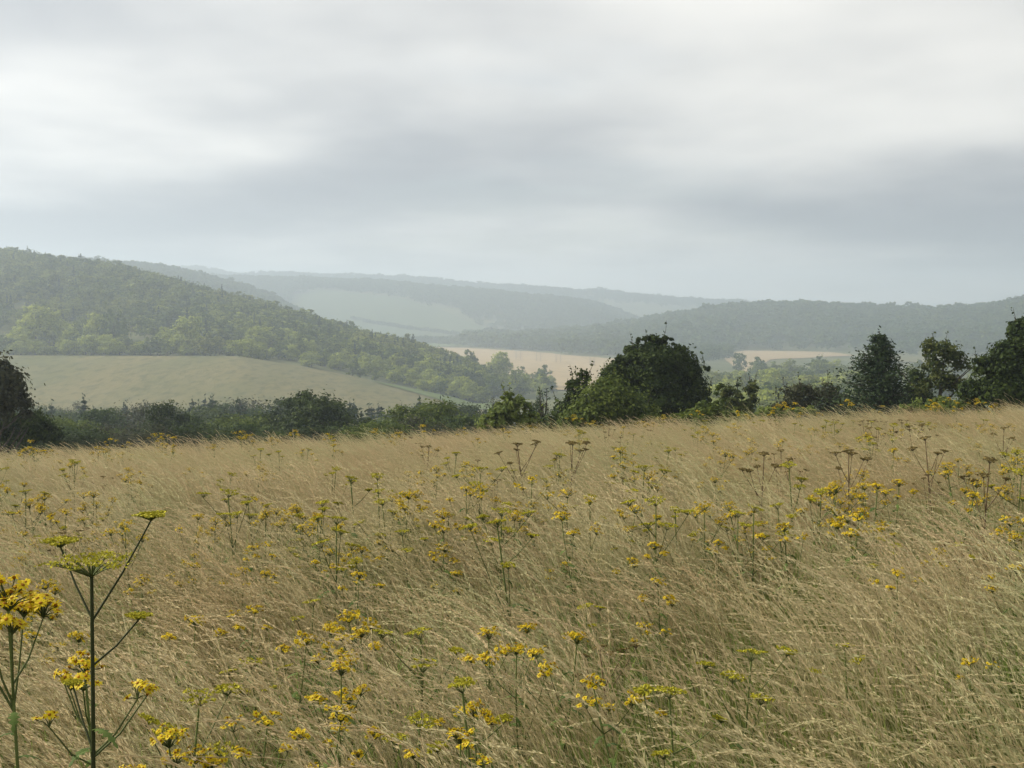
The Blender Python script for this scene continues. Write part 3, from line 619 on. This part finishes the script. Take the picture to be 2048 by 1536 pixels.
def grass_patch(seed, stems=190, blades=170, rad=.56):
    rng = np.random.default_rng(seed); g = Geo()
    nt = 26; tuft = np.stack([rad * np.sqrt(rng.random(nt)), rng.uniform(0, 2 * PI, nt)], 1); tl = rng.uniform(.85, 1.12, nt); tln = rng.normal(size=nt) * .07
    for k in range(stems):
        q = rng.integers(0, nt); b = np.array([tuft[q, 0] * math.cos(tuft[q, 1]), tuft[q, 0] * math.sin(tuft[q, 1]), 0]) + np.append(rng.normal(size=2) * .055, 0)
        L = rng.uniform(.62, 1.02) * tl[q]; lean = max(.03, rng.normal() * .10 + .24 + tln[q]); side = rng.normal() * .13; droop = rng.uniform(.04, .30)
        if rng.random() < .07: lean += .35; droop += .15
        if rng.random() < .04: L *= 1.22; droop += .1
        t = np.linspace(0, 1, 8)
        P = np.stack([b[0] - L * (lean * t ** 1.6 + droop * .75 * t ** 5), b[1] + L * side * t ** 1.6, L * (t * (1 - .10 * lean) - .22 * lean * t ** 2.6 - droop * .55 * t ** 7)], 1)
        hue = rng.uniform(-.12, .1)
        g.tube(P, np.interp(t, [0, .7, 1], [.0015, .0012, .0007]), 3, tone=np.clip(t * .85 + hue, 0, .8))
        if rng.random() < .42: continue
        ns = int(rng.integers(18, 30)); u = rng.uniform(.76, 1.0, ns)
        C = np.stack([np.interp(u, t, P[:, i]) for i in range(3)], 1)
        dirv = np.stack([np.gradient(P[:, i]) for i in range(3)], 1); D = np.stack([np.interp(u, t, dirv[:, i]) for i in range(3)], 1); D /= np.linalg.norm(D, axis=1)[:, None]
        ax = D + rng.uniform(.12, .34) * unit(rng, ns); ax /= np.linalg.norm(ax, axis=1)[:, None]
        ln = rng.uniform(.007, .014, ns)[:, None]
        C = C + ax * ln * .9 + unit(rng, ns) * .0035
        sv = np.cross(ax, unit(rng, ns)); sv /= np.linalg.norm(sv, axis=1)[:, None] + 1e-9
        wd = rng.uniform(.0011, .0021, ns)[:, None]
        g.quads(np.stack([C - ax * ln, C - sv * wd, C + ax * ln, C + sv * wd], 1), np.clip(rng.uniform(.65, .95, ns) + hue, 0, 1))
    for k in range(24):                            # long arching plumes that stand above the rest
        b = np.append(rng.normal(size=2) * rad * .5, 0); L = rng.uniform(.85, 1.2); lean = rng.uniform(.16, .36); side = rng.normal() * .10; droop = rng.uniform(.08, .30)
        t = np.linspace(0, 1, 12)
        P = np.stack([b[0] - L * (lean * t ** 1.7 + droop * .8 * t ** 5), b[1] + L * side * t ** 1.6, L * (t * (1 - .10 * lean) - .22 * lean * t ** 2.6 - droop * .6 * t ** 7)], 1)
        g.tube(P, np.interp(t, [0, .7, 1], [.0016, .0013, .0008]), 3, tone=np.clip(t * .95, 0, .9))
        ns = int(rng.integers(60, 90)); u = rng.uniform(.72, 1.0, ns); C = np.stack([np.interp(u, t, P[:, i]) for i in range(3)], 1)
        dirv = np.stack([np.gradient(P[:, i]) for i in range(3)], 1); D = np.stack([np.interp(u, t, dirv[:, i]) for i in range(3)], 1); D /= np.linalg.norm(D, axis=1)[:, None]
        ax = D + .32 * unit(rng, ns); ax /= np.linalg.norm(ax, axis=1)[:, None]; ln = rng.uniform(.005, .010, ns)[:, None] * (1.25 - .5 * (u[:, None] - .72) / .28)
        C = C + ax * ln * .9 + unit(rng, ns) * .0025; sv = np.cross(ax, unit(rng, ns)); sv /= np.linalg.norm(sv, axis=1)[:, None] + 1e-9; wd = rng.uniform(.0010, .0018, ns)[:, None]
        g.quads(np.stack([C - ax * ln, C - sv * wd, C + ax * ln, C + sv * wd], 1), np.full(ns, 1.0))
    for k in range(blades):
        a = rng.uniform(0, 2 * PI); r_ = rad * math.sqrt(rng.random()); L = rng.uniform(.25, .62); lean = rng.uniform(.1, .7); az = rng.normal() * .8 + PI
        t = np.linspace(0, 1, 5); P = np.stack([r_ * math.cos(a) + math.cos(az) * L * lean * t ** 2, r_ * math.sin(a) + math.sin(az) * L * lean * t ** 2, L * (t - .35 * lean * t ** 2.5)], 1)
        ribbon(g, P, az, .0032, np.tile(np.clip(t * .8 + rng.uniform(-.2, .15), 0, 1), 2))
    return g
def blade_patch(seed, blades=330, rad=.56):
    rng = np.random.default_rng(seed); g = Geo()
    for k in range(blades):
        a = rng.uniform(0, 2 * PI); r_ = rad * math.sqrt(rng.random()); L = rng.uniform(.25, .68); lean = rng.uniform(.1, .8); az = rng.normal() * 1.1 + PI
        t = np.linspace(0, 1, 5); P = np.stack([r_ * math.cos(a) + math.cos(az) * L * lean * t ** 2, r_ * math.sin(a) + math.sin(az) * L * lean * t ** 2, L * (t - .35 * lean * t ** 2.5)], 1)
        ribbon(g, P, az, .0036, np.tile(np.clip(t * .8 + rng.uniform(-.1, .3), 0, 1), 2))
    return g
def meadow_points(step, seed, y1=46):
    rng = np.random.default_rng(seed); P = []
    for yy in np.arange(1.5, y1, step):
        w = .45 * yy + 2.4
        xs = np.arange(-w, w, step); P.append(np.stack([xs + rng.uniform(-.5, .5, len(xs)) * step, yy + rng.uniform(-.5, .5, len(xs)) * step], 1))
    P = np.concatenate(P); x, y = P[:, 0], P[:, 1]
    return x, y, ground(x, y) + 0.02, rng
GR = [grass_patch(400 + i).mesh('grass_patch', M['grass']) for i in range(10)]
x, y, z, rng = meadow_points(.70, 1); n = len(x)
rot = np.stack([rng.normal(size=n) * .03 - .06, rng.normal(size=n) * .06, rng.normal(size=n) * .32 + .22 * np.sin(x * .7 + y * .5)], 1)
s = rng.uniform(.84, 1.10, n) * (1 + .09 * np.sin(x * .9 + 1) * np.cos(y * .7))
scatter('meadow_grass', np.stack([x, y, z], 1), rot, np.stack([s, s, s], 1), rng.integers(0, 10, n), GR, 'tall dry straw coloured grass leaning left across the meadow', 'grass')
BT = [blade_patch(430 + i).mesh('blade_patch', M['blade']) for i in range(6)]
x, y, z, rng = meadow_points(.64, 2); n = len(x)
rot = np.stack([rng.normal(size=n) * .03 - .06, rng.normal(size=n) * .04, rng.normal(size=n) * .8], 1); s = rng.uniform(.75, 1.2, n)
scatter('meadow_undergrowth', np.stack([x, y, z], 1), rot, np.stack([s, s, s], 1), rng.integers(0, 6, n), BT, 'short green grass growing under the tall dry stems', 'grass')

# ------------------------------------------------------------------ ragwort and parsnip plants
M['petal'] = leaf_mat('ragwort_petal', (0.44, 0.32, 0.010), (0.64, 0.49, 0.020), None, 0.3, 0.5)
M['disc'] = leaf_mat('ragwort_disc', (0.20, 0.085, 0.01), (0.42, 0.2, 0.015), None, 0.0, 0.8)
M['stalk'] = leaf_mat('herb_stalk', (0.028, 0.032, 0.014), (0.12, 0.15, 0.045), None, 0.0, 0.6)
M['herb_leaf'] = leaf_mat('herb_leaf', (0.05, 0.085, 0.022), (0.14, 0.195, 0.05), None, 0.3, 0.6)
M['umbel'] = leaf_mat('parsnip_umbel', (0.20, 0.20, 0.02), (0.50, 0.44, 0.04), None, 0.2, 0.7)
M['umbel_brown'] = leaf_mat('seeding_umbel', (0.10, 0.08, 0.035), (0.27, 0.21, 0.075), None, 0.1, 0.8)
M['stalk_brown'] = leaf_mat('seeding_stalk', (0.08, 0.055, 0.032), (0.15, 0.11, 0.06), None, 0.0, 0.7)
def flower_geo(g, c, nrm, r, rng, petals=12):
    nrm = nrm / np.linalg.norm(nrm); a = np.cross(nrm, [.3, .9, .2]); a /= np.linalg.norm(a); b = np.cross(nrm, a)
    V = []; Fc = []
    for k in range(petals):
        t = 2 * PI * k / petals + rng.uniform(-.12, .12); d = math.cos(t) * a + math.sin(t) * b; e = -math.sin(t) * a + math.cos(t) * b
        L = r * rng.uniform(.85, 1.1); dip = rng.uniform(-.35, .05) * r; w = r * .165
        i = len(V); V += [c + d * r * .2 - e * w * .5, c + d * L * .75 - e * w + nrm * dip * .5, c + d * L + nrm * dip, c + d * L * .75 + e * w + nrm * dip * .5, c + d * r * .2 + e * w * .5]
        Fc.append((i, i + 1, i + 2, i + 3, i + 4))
    g.add(V, Fc, float(rng.uniform(.3, 1)), 0)
    m = 7; V = [c + nrm * r * .18]; V += [c + r * .30 * (math.cos(2 * PI * k / m) * a + math.sin(2 * PI * k / m) * b) + nrm * r * .04 for k in range(m)]
    V += [c + r * .2 * (math.cos(2 * PI * k / m) * a + math.sin(2 * PI * k / m) * b) - nrm * r * .35 for k in range(m)]
    Fc = [(0, 1 + k, 1 + (k + 1) % m) for k in range(m)] + [(1 + k, 1 + m + k, 1 + m + (k + 1) % m, 1 + (k + 1) % m) for k in range(m)]
    g.add(V, Fc, float(rng.uniform(0, 1)), 1)
def head_geo(rng, R, n, fr=.0105, petals=12, dome=.45, single=None):
    """corymb of daisy-like flowers, origin where its stalks spring from"""
    g = Geo(); pts = []
    for k in range(n):
        rr = R * math.sqrt((k + .5) / n); a = k * 2.39996 + rng.uniform(-.3, .3)
        c = np.array([rr * math.cos(a), rr * math.sin(a), R * .62 + R * dome * (1 - (rr / R) ** 2) + rng.normal() * .22 * R])
        nr = np.array([c[0] * .6 / R, c[1] * .6 / R, 1]) + rng.normal(size=3) * .45
        if single is None: flower_geo(g, c, nr, fr * rng.uniform(.85, 1.15), rng, petals)
        else: pts.append((c, nr))
        g.tube([(0, 0, 0), (c[0] * .45, c[1] * .45, c[2] * .55), tuple(c - nr / np.linalg.norm(nr) * .004)], [.0013, .001, .0008], 3, .5, 2)
    return (g, pts) if single is not None else g
def leaf_geo(g, p, az, L, rng, m=0, lobes=5, up=.35):
    d = np.array([math.cos(az), math.sin(az), 0]); e = np.array([-d[1], d[0], 0]); V = []; Fc = []
    for k in range(2 * lobes + 1):
        t = k / (2.0 * lobes); c = p + d * L * t + np.array([0, 0, L * (up * t - .75 * t * t)])
        w = L * .17 * math.sin(PI * min(1, t * .85 + .12)) * (1.25 if k % 2 else .45)
        V += [c - e * w - np.array([0, 0, .2 * w]), c, c + e * w - np.array([0, 0, .2 * w])]
    for k in range(2 * lobes):
        i = 3 * k; Fc += [(i, i + 1, i + 4, i + 3), (i + 1, i + 2, i + 5, i + 4)]
    g.add(V, Fc, float(rng.uniform(.1, .9)), m)
HEADM = [M['petal'], M['disc'], M['stalk']]
def make_ragwort(seed, h=0.95, heads=4, R=.055, nf=30, hero=False, spread=.13, petals=12, tmin=.62):
    """returns list of (part name, mesh, location, sub-parts) with the main head's centre above the root at height h"""
    rng = np.random.default_rng(seed); parts = []; st = Geo()
    lean = rng.uniform(-.07, .02); zt = h - R * 1.35
    path = lambda t: np.array([lean * t * t + .012 * math.sin(5 * t), .01 * math.cos(4 * t) - .01, zt * t])
    T = np.linspace(0, 1, 9); st.tube([path(t) for t in T], np.linspace(.0044, .0022, 9), 6, T)
    hp = [(path(1.0), R, nf)]
    for k in range(heads - 1):
        t0 = rng.uniform(tmin, .9 if tmin < .8 else .97); a = k * 2.1 + rng.uniform(-.5, .5); L = spread * rng.uniform(.6, 1.25); p0 = path(t0); dz = (1 - t0) * zt * rng.uniform(.55, 1.0)
        p1 = p0 + np.array([math.cos(a) * L, math.sin(a) * L, dz * .9]); st.tube([p0, p0 + (p1 - p0) * .5 - np.array([0, 0, .012]), p1], [.002, .0016, .0012], 4, .6)
        hp.append((p1, R * rng.uniform(.5, .85), int(nf * rng.uniform(.35, .7))))
    parts.append(('stem', st.mesh('stem', M['stalk']), (0, 0, 0), []))
    off = path(1.0)
    for p, r, n in hp:
        if hero:
            g, pts = head_geo(rng, r, n, single=True); parts.append(('flower_head', g.mesh('flower_head', HEADM), tuple(p), pts))
        else:
            parts.append(('flower_head', head_geo(rng, r, n, .0095, petals, .18).mesh('flower_head', HEADM), tuple(p), []))
    nl = 34 if hero else 22
    lg = Geo()
    for k in range(nl):
        t = .12 + .80 * k / nl
        if hero:
            g = Geo(); leaf_geo(g, np.zeros(3), k * 2.4 + rng.uniform(-.4, .4), rng.uniform(.045, .075) * (1.25 - .6 * t), rng); parts.append(('leaf', g.mesh('leaf', M['herb_leaf']), tuple(path(t)), []))
        else: leaf_geo(lg, path(t), k * 2.4 + rng.uniform(-.4, .4), rng.uniform(.06, .11) * (1.25 - .6 * t), rng)
    if not hero: parts.append(('foliage', lg.mesh('foliage', M['herb_leaf']), (0, 0, 0), []))
    return parts
FLOW = []
for k in range(5):
    g = Geo(); flower_geo(g, np.zeros(3), np.array([0, 0, 1.]), .0098, np.random.default_rng(500 + k), 13); FLOW.append(g.mesh('flower', HEADM))
def umbel_geo(rng, R, rays=15, per=14, m0=0, dense=1.0, flat=.62):
    g = Geo()
    for k in range(rays):
        rr = R * math.sqrt((k + .4) / rays); a = k * 2.39996 + rng.uniform(-.2, .2)
        c = np.array([rr * math.cos(a), rr * math.sin(a), R * flat + R * .08 * (1 - (rr / R) ** 2) + rng.normal() * .03 * R])
        g.tube([(0, 0, 0), (c[0] * .6, c[1] * .6, c[2] * .72), tuple(c)], [.0012, .001, .0008], 3, .6, 1)
        r2 = R * .24; C = c + np.stack([rng.normal(size=per) * r2 * .55, rng.normal(size=per) * r2 * .55, rng.uniform(-.1, .25, per) * r2], 1)
        g.quads(leaf_quads(C, .0042 * dense, rng, .8), rng.uniform(0, 1, per), 0)
    return g
def make_parsnip(seed, h=1.0, brown=False, R=.05, side=3, hero=False):
    rng = np.random.default_rng(seed); parts = []; st = Geo(); um = M['umbel_brown'] if brown else M['umbel']; sk = M['stalk_brown'] if brown else M['stalk']
    zt = h - R * .65; lean = rng.uniform(-.04, .02); path = lambda t: np.array([lean * t * t, .01 * math.sin(3 * t), zt * t])
    T = np.linspace(0, 1, 8); st.tube([path(t) for t in T], np.linspace(.0058, .0032, 8), 7, T)
    pos = [(path(1.0), R)]
    for k in range(side):
        t0 = rng.uniform(.5, .86); a = k * 2.3 + rng.uniform(-.5, .5) + (0 if not hero else .2); L = rng.uniform(.08, .17); p0 = path(t0)
        p1 = p0 + np.array([math.cos(a) * L, math.sin(a) * L, (1 - t0) * zt * rng.uniform(.55, 1.08)])
        st.tube([p0, p0 + (p1 - p0) * .5 - np.array([0, 0, .008]), p1], [.0028, .0022, .0016], 5, .6); pos.append((p1, R * rng.uniform(.55, .9)))
    parts.append(('stem', st.mesh('stem', sk), (0, 0, 0), []))
    for p, r in pos: parts.append(('umbel', umbel_geo(rng, r, 18 if hero else 14, 18 if hero else 12, dense=1.0 if hero else 1.3).mesh('umbel', [um, sk]), tuple(p), []))
    lg = Geo()
    for k in range(6): leaf_geo(lg, path(.1 + .11 * k), k * 2.4, rng.uniform(.09, .16), rng, 0, 6)
    parts.append(('foliage', lg.mesh('foliage', M['herb_leaf'] if not brown else sk), (0, 0, 0), []))
    return parts
FR = random.Random(5)
def place_plant(name, parts, loc, rz, s, label, cat, group=None, tilt=(0, 0)):
    e = empty(name, loc, 0, s); e.rotation_euler = (tilt[0], tilt[1], rz)
    for pn, me, pl, subs in parts:
        o = obj(pn, me, e, pl)
        if pn == 'foliage': o['kind'] = 'stuff'
        if pn == 'umbel' and 'thick' not in label: o.rotation_euler = (FR.uniform(-.28, .28), FR.uniform(-.28, .28), FR.uniform(0, 6))
        for c, nr in subs:
            f = obj('flower', FR.choice(FLOW), o, tuple(c)); f.rotation_euler = Vector(nr).to_track_quat('Z', 'Y').to_euler()
    return tag(e, label, cat, group)
RAG = [make_ragwort(600 + i, .95, 3 + i % 4, (.044, .036, .05, .04, .046, .038)[i], (26, 19, 32, 24, 28, 20)[i], spread=.10) for i in range(6)]
RAGT = [make_ragwort(620 + i, .95, 5 + i, .055, 26, petals=8) for i in range(3)]
PAR = [make_parsnip(640 + i, 1.0, False, (.05, .042, .055)[i], 2 + i) for i in range(3)]
PARB = [make_parsnip(650 + i, 1.0, True, (.034, .038, .03)[i], 4 + i % 2) for i in range(3)]
def spot(px, py, h):
    r = hit(px, py, h, 1.6, 60)
    if r is None: return None
    x, y = r; return x, y, g1(x, y) + .02
def by_px(name, protos, h0, px, py, h, label, cat, group=None, s=None, idx=None, rz=None):
    q = spot(px, py, h)
    if q is None or q[1] > 45: return None
    return place_plant(name, protos[FR.randrange(len(protos)) if idx is None else idx], q, FR.uniform(0, 6.28) if rz is None else rz, h / h0, label, cat, group, (FR.uniform(-.05, .05), FR.uniform(-.12, .02)))
# the near plants at the left
def at_depth(px, py, y):
    x = xat(px, y); z = g1(x, y); return (x, y, z), zat(py, y) - z
q, h = at_depth(6, 1150, 1.9); heroR = make_ragwort(700, h, 6, .034, 26, True, .05, tmin=.88)
place_plant('ragwort_plant', heroR, q, 1.2, 1.0, 'largest yellow ragwort, cut by the left edge of the view', 'wildflower', tilt=(0, .03))
def hero_parsnip(px, py, y):
    q, h = at_depth(px, py, y); rng = np.random.default_rng(705); parts = []; st = Geo(); k = y / F
    zt = h - .030
    T = np.linspace(0, 1, 12); path = lambda t: np.array([.012 * (t - 1) + .002 * math.sin(9 * t), .004 * math.sin(6 * t), zt * t]); st.tube([path(t) for t in T], np.linspace(.0062, .0019, 12), 8, .1)
    um = [(path(1.0), .046, (0, 0))]
    def br(row, px1, py1, dy, R, tl=(0, 0)):
        z0 = zat(row, y) - q[2]; p0 = np.array([path(min(z0 / zt, 1))[0], 0, z0]); p1 = np.array([(px1 - px) * k, dy, zat(py1, y) - q[2] - R * .6])
        st.tube([p0, p0 * .5 + p1 * .5 - np.array([0, 0, .004]), p1], [.0014, .0012, .0010], 5, .1); um.append((p1, R, tl))
    br(1240, 283, 1030, .03, .017); br(1240, 84, 1088, .05, .020); br(1330, 250, 1240, .04, .014); br(1510, 105, 1385, .05, .010)
    parts.append(('stem', st.mesh('stem', M['stalk']), (0, 0, 0), []))
    for p, R, tl in um: parts.append(('umbel', umbel_geo(rng, R, 20, 30, dense=.42, flat=.34).mesh('umbel', [M['umbel'], M['stalk']]), tuple(p), []))
    for j in range(7):
        g = Geo(); leaf_geo(g, np.zeros(3), j * 2.4, rng.uniform(.02, .04), rng, 0, 6); parts.append(('leaf', g.mesh('leaf', M['herb_leaf']), tuple(path(.80 + .017 * j)), []))
    place_plant('parsnip_plant', parts, q, 0, 1.0, 'tall wild parsnip with thick dark stem beside the largest ragwort', 'wildflower')
hero_parsnip(175, 1098, 1.5)
q, h = at_depth(205, 1298, 2.3); heroR2 = make_ragwort(702, h, 7, .028, 15, True, .075, tmin=.86)
place_plant('ragwort_plant', heroR2, q, .3, 1.0, 'yellow ragwort with spread heads behind the tall parsnip stem', 'wildflower', tilt=(0, .03))
named = [(695, 1152, 'wide yellow ragwort head in the middle distance left of centre'), (690, 1245, 'yellow ragwort at the right end of a row of three heads'), (640, 1262, 'yellow ragwort in the middle of a row of three heads'), (565, 1268, 'yellow ragwort at the left end of a row of three heads'), (965, 1255, 'rounded orange yellow ragwort at the centre foreground'), (1110, 1268, 'flat yellow ragwort right of the rounded centre one'), (1305, 1352, 'orange ragwort on a dark stem in the right foreground'), (650, 1322, 'dull yellow ragwort below the row of three heads'), (745, 1212, 'small yellow ragwort above the row of three heads'), (355, 1245, 'yellow ragwort on a leafy stem right of the tall parsnip'), (475, 1225, 'yellow ragwort between the leafy one and the row of three'), (845, 1022, 'orange ragwort standing tall above pale grass left of centre'), (1740, 968, 'bright tall ragwort, left of a pair at the right'), (1685, 1010, 'broad yellow ragwort below the bright pair at the right'), (1800, 962, 'bright tall ragwort, right of a pair at the right'), (1895, 978, 'leafy yellow ragwort right of the bright pair'), (1045, 1290, 'single small ragwort head between the two centre ones'), (1520, 862, 'tall yellow ragwort at the far edge under the slim spruces'), (1360, 842, 'tall yellow ragwort at the far edge under the largest bush'), (390, 1462, 'yellow ragwort at the bottom left near the small green umbel'), (480, 1448, 'yellow ragwort at the bottom right of the small green umbel')]
hts = {1520: .95, 1360: .95}
for px, py, lab in named: by_px('ragwort_plant', RAG, .95, px, py, 1.02 if 1650 < px < 1900 else .88, lab, 'wildflower')
named = [(330, 1412, .85, 0, 'small parsnip with dark green umbel at the bottom left'), (835, 1432, .8, 0, 'low yellow parsnip umbels at the bottom centre'), (965, 1388, .85, 0, 'green yellow parsnip umbel at the bottom centre right'), (960, 940, 1.05, 0, 'green parsnip cluster in the middle distance left of the largest bush'), (1520, 912, 1.1, 1, 'brown branching seed umbels standing tall right of centre'), (1970, 925, 1.15, 1, 'brown branching seed umbels near the right edge'), (1885, 880, 1.15, 1, 'brown seed umbel at the right under the slender ash'), (1700, 908, 1.1, 1, 'thin brown seed umbel left of the one under the ash'), (1060, 892, 1.15, 1, 'dark brown seed stalk left of the largest dark bush'), (1135, 890, 1.15, 1, 'dark brown seed stalk in front of the largest dark bush')]
for px, py, h, b, lab in named: by_px('parsnip_plant', PARB if b else PAR, 1.0, px, py, h, lab, 'wildflower')
def where(px, py):
    c = np.searchsorted([330, 620, 900, 1110, 1440, 1690, 1850], px)
    col = ('below the tree at the left edge', 'below the lone belt spruce', 'below the largest belt tree', 'below the upright pines', 'below the largest dark bush', 'below the twiggy hawthorn', 'below the young spruce', 'below the slender ash')[c]
    row = ('at the far rim of the grass', 'in the far grass', 'in the middle grass', 'in the near grass')[np.searchsorted([890, 970, 1120], py)]
    return row + ' ' + col
for k in range(46):                                 # plants standing up along the far rim of the meadow
    px = FR.uniform(0, 2048); y = float(DM(px)) + FR.uniform(-4, 2.5); x = xat(px, y); w = where(px, 880)
    place_plant('ragwort_plant', FR.choice(RAG + RAGT + RAGT), (x, y, g1(x, y) + .02), FR.uniform(0, 6.28), FR.uniform(1.08, 1.38), 'yellow ragwort ' + w, 'wildflower', 'ragworts ' + w, (0, FR.uniform(-.12, .05)))
nr = 0
for k in range(520):                                # scattered plants, thicker on the left and far away
    py = 846 + (1480 - 846) * FR.random() ** 2.3; px = FR.uniform(-20, 2070)
    if FR.random() > np.interp(px, [0, 900, 1300, 2048], [1.0, .8, .5, .45]): continue
    if py > 1150 and FR.random() < (.9 if px > 1300 else .76): continue
    h = FR.uniform(.70, .86) if py > 1050 else FR.uniform(.83, 1.04)
    w = where(px, py); o = by_px('ragwort_plant', RAG if py > 1050 else RAG[:3] + RAGT * 3, .95, px, py, h, 'yellow ragwort ' + w, 'wildflower', 'ragworts ' + w); nr += o is not None
    if nr > 225: break
for k in range(210):
    py = 842 + (1460 - 842) * FR.random() ** 3.0; px = FR.uniform(-20, 2070); br = FR.random() < (.3 if py < 1000 else .1)
    if py > 1100 and FR.random() < .75: continue
    w = where(px, py)
    by_px('parsnip_plant', PARB if br else PAR, 1.0, px, py, FR.uniform(.85, 1.08) if py < 1050 else FR.uniform(.7, .85), ('brown seeding parsnip ' if br else 'green yellow parsnip ') + w, 'wildflower', ('brown parsnips ' if br else 'green parsnips ') + w)

# ------------------------------------------------------------------ haze
x0, x1, y0, y1, z0, z1 = -3200, 3200, -80, 4200, -60, 112
V = [(a, b, c) for a in (x0, x1) for b in (y0, y1) for c in (z0, z1)]
Fc = [(0, 1, 3, 2), (4, 6, 7, 5), (0, 4, 5, 1), (2, 3, 7, 6), (0, 2, 6, 4), (1, 5, 7, 3)]
hm = bpy.data.materials.new('haze'); hm.use_nodes = True; t = NT(hm.node_tree); t.n.clear()
pv = t.new('ShaderNodeVolumePrincipled'); pv.inputs['Color'].default_value = (0.765, 0.878, 1.0, 1); pv.inputs['Density'].default_value = HAZE_DENSITY; pv.inputs['Anisotropy'].default_value = 0.55
o_ = t.new('ShaderNodeOutputMaterial'); t.l.new(pv.outputs[0], o_.inputs['Volume'])
hz = obj('haze', mesh_from('haze', V, Fc, hm)); tag(hz, 'pale morning haze filling the valley', 'haze', kind='stuff')
